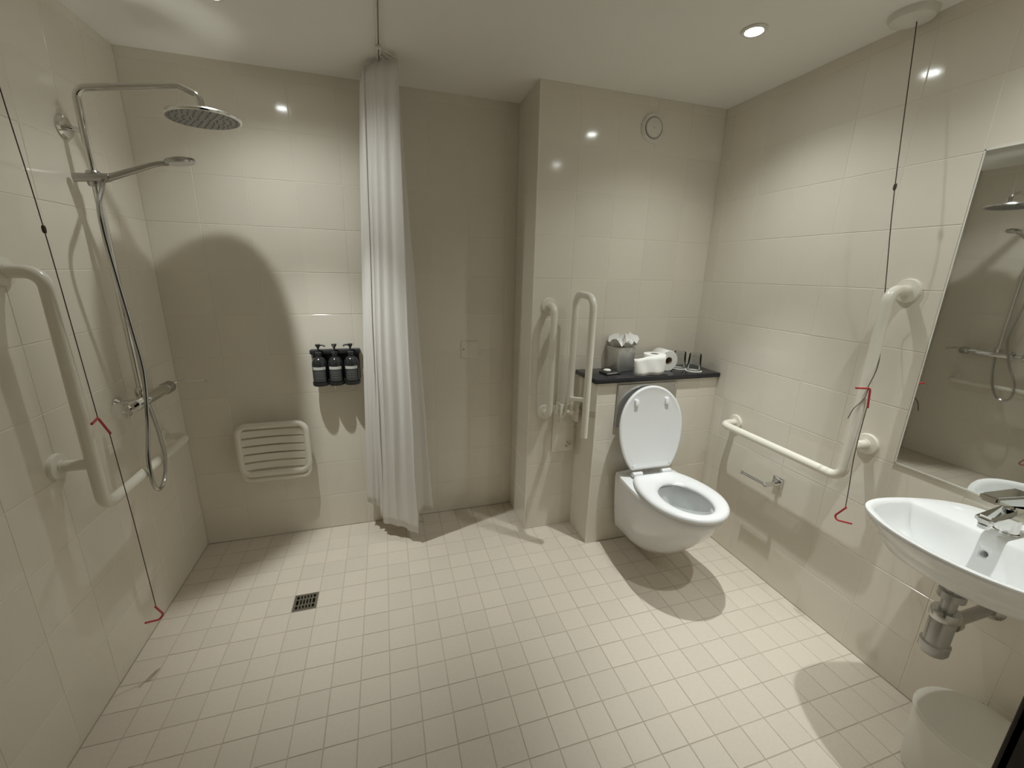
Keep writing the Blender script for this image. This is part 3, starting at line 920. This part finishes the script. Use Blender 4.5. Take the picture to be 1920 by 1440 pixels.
# ------------------------------------------------------------------ folding shower seat
SX0, SX1, SZ0, SZ1, SY = -.742, -.405, .358, .676, YB - .062
t = thing('shower_bench', ((SX0 + SX1) / 2, YB, SZ0), 'cream slatted shower seat folded up against the back wall', 'shower seat')
def loop(x0, x1, z0, z1, y, rad):
    return fillet([(x0, y, z0), (x1, y, z0), (x1, y, z1), (x0, y, z1)], rad, 7, closed=True)
obj('seat_frame', tube(loop(SX0 + .015, SX1 - .015, SZ0 + .045, SZ1 - .015, SY, .042), .0155, seg=14, closed=True), 'rail_white', t)
obj('lower_bar', tube(fillet([(SX0 + .015, SY + .002, SZ0 + .075), (SX0 + .022, SY, SZ0 + .012), (SX1 - .02, SY, SZ0 + .012), (SX1 - .015, SY + .002, SZ0 + .075)], .03, 6), .0115, seg=12), 'rail_white', t)
nsl = 5
zlo, zhi = SZ0 + .066, SZ1 - .036
for i in range(nsl):
    h = (zhi - zlo) / nsl
    z0, z1 = zlo + i * h + .0035, zlo + (i + 1) * h - .0035
    bm = bmesh.new()
    rows = []
    K = 12
    for k in range(K + 1):
        f = k / K
        x = SX0 + .02 + f * (SX1 - SX0 - .04)
        sag = .016 * (1 - (2 * f - 1) ** 2)
        y = SY - .004 + sag
        rows.append([(x, y - .007, z0 + .002), (x, y - .007, z1 - .002), (x, y - .003, z1), (x, y + .004, z1), (x, y + .004, z0), (x, y - .003, z0)])
    loft(bm, rows, cap0=True, cap1=True)
    obj('slat', bm, 'rail_white', t, smooth=30)
obj('wall_bracket', box(SX0 + .05, SX1 - .05, YB - .05, YB, SZ0 + .06, SZ0 + .11, .004), 'rail_white', t)

# ------------------------------------------------------------------ soap dispensers
t = thing('dispenser_bracket', (-.252, YB, .858), 'dark grey wall bracket holding three pump bottles', 'bracket')
bk = bmesh.new()
add_box(bk, -.360, -.140, YB - .012, YB, .868, 1.005, .004)
obj('back_plate', bk, 'black_plastic', t)
obj('top_rail', box(-.370, -.132, YB - .036, YB, 1.004, 1.028, .006), 'black_plastic', t)
for xx in (-.336, -.252, -.168):
    pass
BXS = (-.326, -.252, -.177)
for i, xx in enumerate(BXS):
    obj('base_cup', lathe([(0, 0), (.036, 0), (.0385, .004), (.0385, .018), (.0365, .018), (.0365, .006), (0, .006)], (xx, YB - .052, .852), seg=30), 'black_plastic', t)
def bottle(xx, lab, ang):
    c = (xx, YB - .052, .858)
    t = thing('pump_bottle', c, lab, 'pump bottle', 'pump bottles on the shower wall')
    obj('bottle_body', lathe([(0, .0), (.033, .0), (.0355, .004), (.0355, .103), (.033, .117), (.024, .132), (.014, .138), (.0125, .150), (0, .150)], c, seg=36), 'bottle', t)
    obj('pump_collar', lathe([(.0, .146), (.0145, .146), (.0145, .160), (.010, .163), (0, .163)], c, seg=22), 'black_plastic', t)
    obj('pump_stem', lathe([(0, .160), (.0045, .160), (.0045, .188), (0, .188)], c, seg=12), 'black_plastic', t)
    a = math.radians(ang)
    pm = bmesh.new()
    add_lathe(pm, [(0, .184), (.006, .184), (.0125, .197), (.0125, .201), (0, .203)], c, seg=20)
    d = Vector((math.cos(a), math.sin(a), 0))
    p0 = Vector(c) + Vector((0, 0, .197))
    add_tube(pm, [p0, p0 + d * .026, p0 + d * .034 + Vector((0, 0, -.006))], .0042, seg=10)
    obj('pump_head', pm, 'black_plastic', t)
    def patch(name, z0, z1, half_deg, m, r=.0362):
        bm = bmesh.new()
        rows = []
        for k in range(13):
            b = math.radians(-90 - half_deg + 2 * half_deg * k / 12)
            rows.append([(c[0] + rr * math.cos(b), c[1] + rr * math.sin(b), c[2] + zz) for rr, zz in ((r, z0), (r, z1), (r - .0008, z1), (r - .0008, z0))])
        loft(bm, rows, cap0=True, cap1=True)
        return obj(name, bm, m, t)
    patch('label', .018, .076, 48, 'label_dark')
    patch('label_band', .078, .092, 52, 'label_white')
    for zz, hd_ in ((.066, 30), (.058, 36), (.048, 26), (.036, 32)):
        patch('label_line', zz, zz + .0022, hd_, 'label_print', r=.0365)
bottle(BXS[0], 'dark pump bottle farthest from the shower curtain, spout towards the curtain', -15)
bottle(BXS[1], 'dark pump bottle in the middle of the wall bracket', -90)
bottle(BXS[2], 'dark pump bottle nearest the shower curtain', 195)

# ------------------------------------------------------------------ curtain rail and curtain
t = thing('curtain_rail', (.03, YB, ZC), 'slim ceiling track the shower curtain hangs from', 'curtain rail')
ty0, ty1 = YF + .3, YB - .001
sec_ = [(.022, 0), (.022, -.012), (.0275, -.012), (.0275, -.0105), (.0235, -.0105), (.0235, -.0015), (.0365, -.0015), (.0365, -.0105), (.0325, -.0105), (.0325, -.012), (.038, -.012), (.038, 0)]
obj('track', loft(bmesh.new(), [[(x, yy, ZC + z) for x, z in sec_] for yy in (ty0, ty1)], cap0=True, cap1=True), 'plastic_white', t, smooth=0)
obj('end_stop', box(.018, .042, 1.885, 1.90, ZC - .022, ZC - .011, .002), 'plastic_white', t)

top = [(-.050, 2.20), (-.046, 2.15), (-.040, 2.10), (-.036, 2.06), (-.030, 2.05), (-.020, 2.045), (-.008, 2.03), (.008, 2.01), (.026, 1.99), (.050, 1.965), (.074, 1.945), (.098, 1.930), (.100, 1.98), (.096, 2.04), (.100, 2.10), (.106, 2.14)]
bot = [(-.150, 2.225, .180), (-.140, 2.185, .172), (-.122, 2.155, .172), (-.102, 2.130, .180), (-.084, 2.118, .180), (-.074, 2.112, .13), (-.064, 2.102, .085), (-.042, 2.085, .085), (-.012, 2.068, .082), (.028, 2.045, .080), (.068, 2.015, .072), (.105, 1.985, .062), (.112, 2.05, .09), (.122, 2.115, .098), (.160, 2.152, .096), (.207, 2.150, .090)]
tc = catmull([Vector((x, y, 2.215)) for x, y in top], 11)
bc = catmull([Vector(p) for p in bot], 11)
NZ = 46
rows = []
for j in range(NZ + 1):
    f = j / NZ
    row = []
    for i, (a, b) in enumerate(zip(tc, bc)):
        s = i / (len(tc) - 1)
        g = f ** 0.85
        x = a.x + (b.x - a.x) * g; y = a.y + (b.y - a.y) * g
        z = a.z + (b.z - a.z) * f
        w = math.sin(math.pi * min(1, f * 1.4)) if f < .36 else 1
        x += (.0055 * math.sin(s * 72 + 2.2 * math.sin(f * 3)) + .006 * noise.noise((s * 9, f * 5, 1.3))) * (.4 + .6 * f)
        y += (.006 * math.sin(s * 61 + 1.0 + 1.5 * f) + .008 * noise.noise((s * 8 + 7, f * 4, 4.1))) * (.4 + .6 * f)
        row.append((x, min(y, YB - .012), z))
    rows.append(row)
bm = bmesh.new()
loft(bm, rows, closed=False)
t = thing('shower_curtain', (.03, 2.08, .06), 'bunched white shower curtain hanging from the ceiling track', 'shower curtain')
co = obj('curtain_panel', bm, 'curtain', t, smooth=180)
sm = co.modifiers.new('thickness', 'SOLIDIFY'); sm.thickness = .0009
for i in range(0, len(tc), 11):
    p = tc[i]
    yy = p.y
    obj('curtain_hook', tube([(.03, yy, ZC - .006), (.03 + (p.x - .03) * .5, yy, ZC - .016), (p.x, yy, 2.212)], .0016, seg=6), 'plastic_white', t)

# ------------------------------------------------------------------ floor drain
x0, x1, y0, y1 = DRAIN
t = thing('floor_drain', ((x0 + x1) / 2, (y0 + y1) / 2, -.001), 'square steel floor drain grate under the shower head', 'drain')
a0, a1, b0, b1 = x0 + .0035, x1 - .0035, y0 + .0035, y1 - .0035
def rect(d, z): return [(a0 + d, b0 + d, z), (a1 - d, b0 + d, z), (a1 - d, b1 - d, z), (a0 + d, b1 - d, z)]
obj('drain_well', loft(bmesh.new(), [rect(0, -.12), rect(0, -.0015), rect(.0015, -.0015), rect(.0015, -.117)], cap0=True, cap1=True), 'steel', t, smooth=0)
gr = bmesh.new()
zt = .0012
add_box(gr, x0 + .002, x1 - .002, y0 + .002, y0 + .013, -.001, zt)
add_box(gr, x0 + .002, x1 - .002, y1 - .013, y1 - .002, -.001, zt)
add_box(gr, x0 + .002, x0 + .012, y0 + .012, y1 - .012, -.001, zt)
add_box(gr, x1 - .012, x1 - .002, y0 + .012, y1 - .012, -.001, zt)
obj('drain_frame', gr, 'steel', t, smooth=0)
for k in range(1, 6):
    xx = x0 + .012 + k * (x1 - x0 - .024) / 6
    obj('drain_bar', box(xx - .0035, xx + .0035, y0 + .012, y1 - .012, -.001, zt), 'steel', t, smooth=0)
for k in (1, 2):
    yy = y0 + k * (y1 - y0) / 3
    obj('drain_bar', box(x0 + .012, x1 - .012, yy - .004, yy + .004, -.001, zt + .0002), 'steel', t, smooth=0)
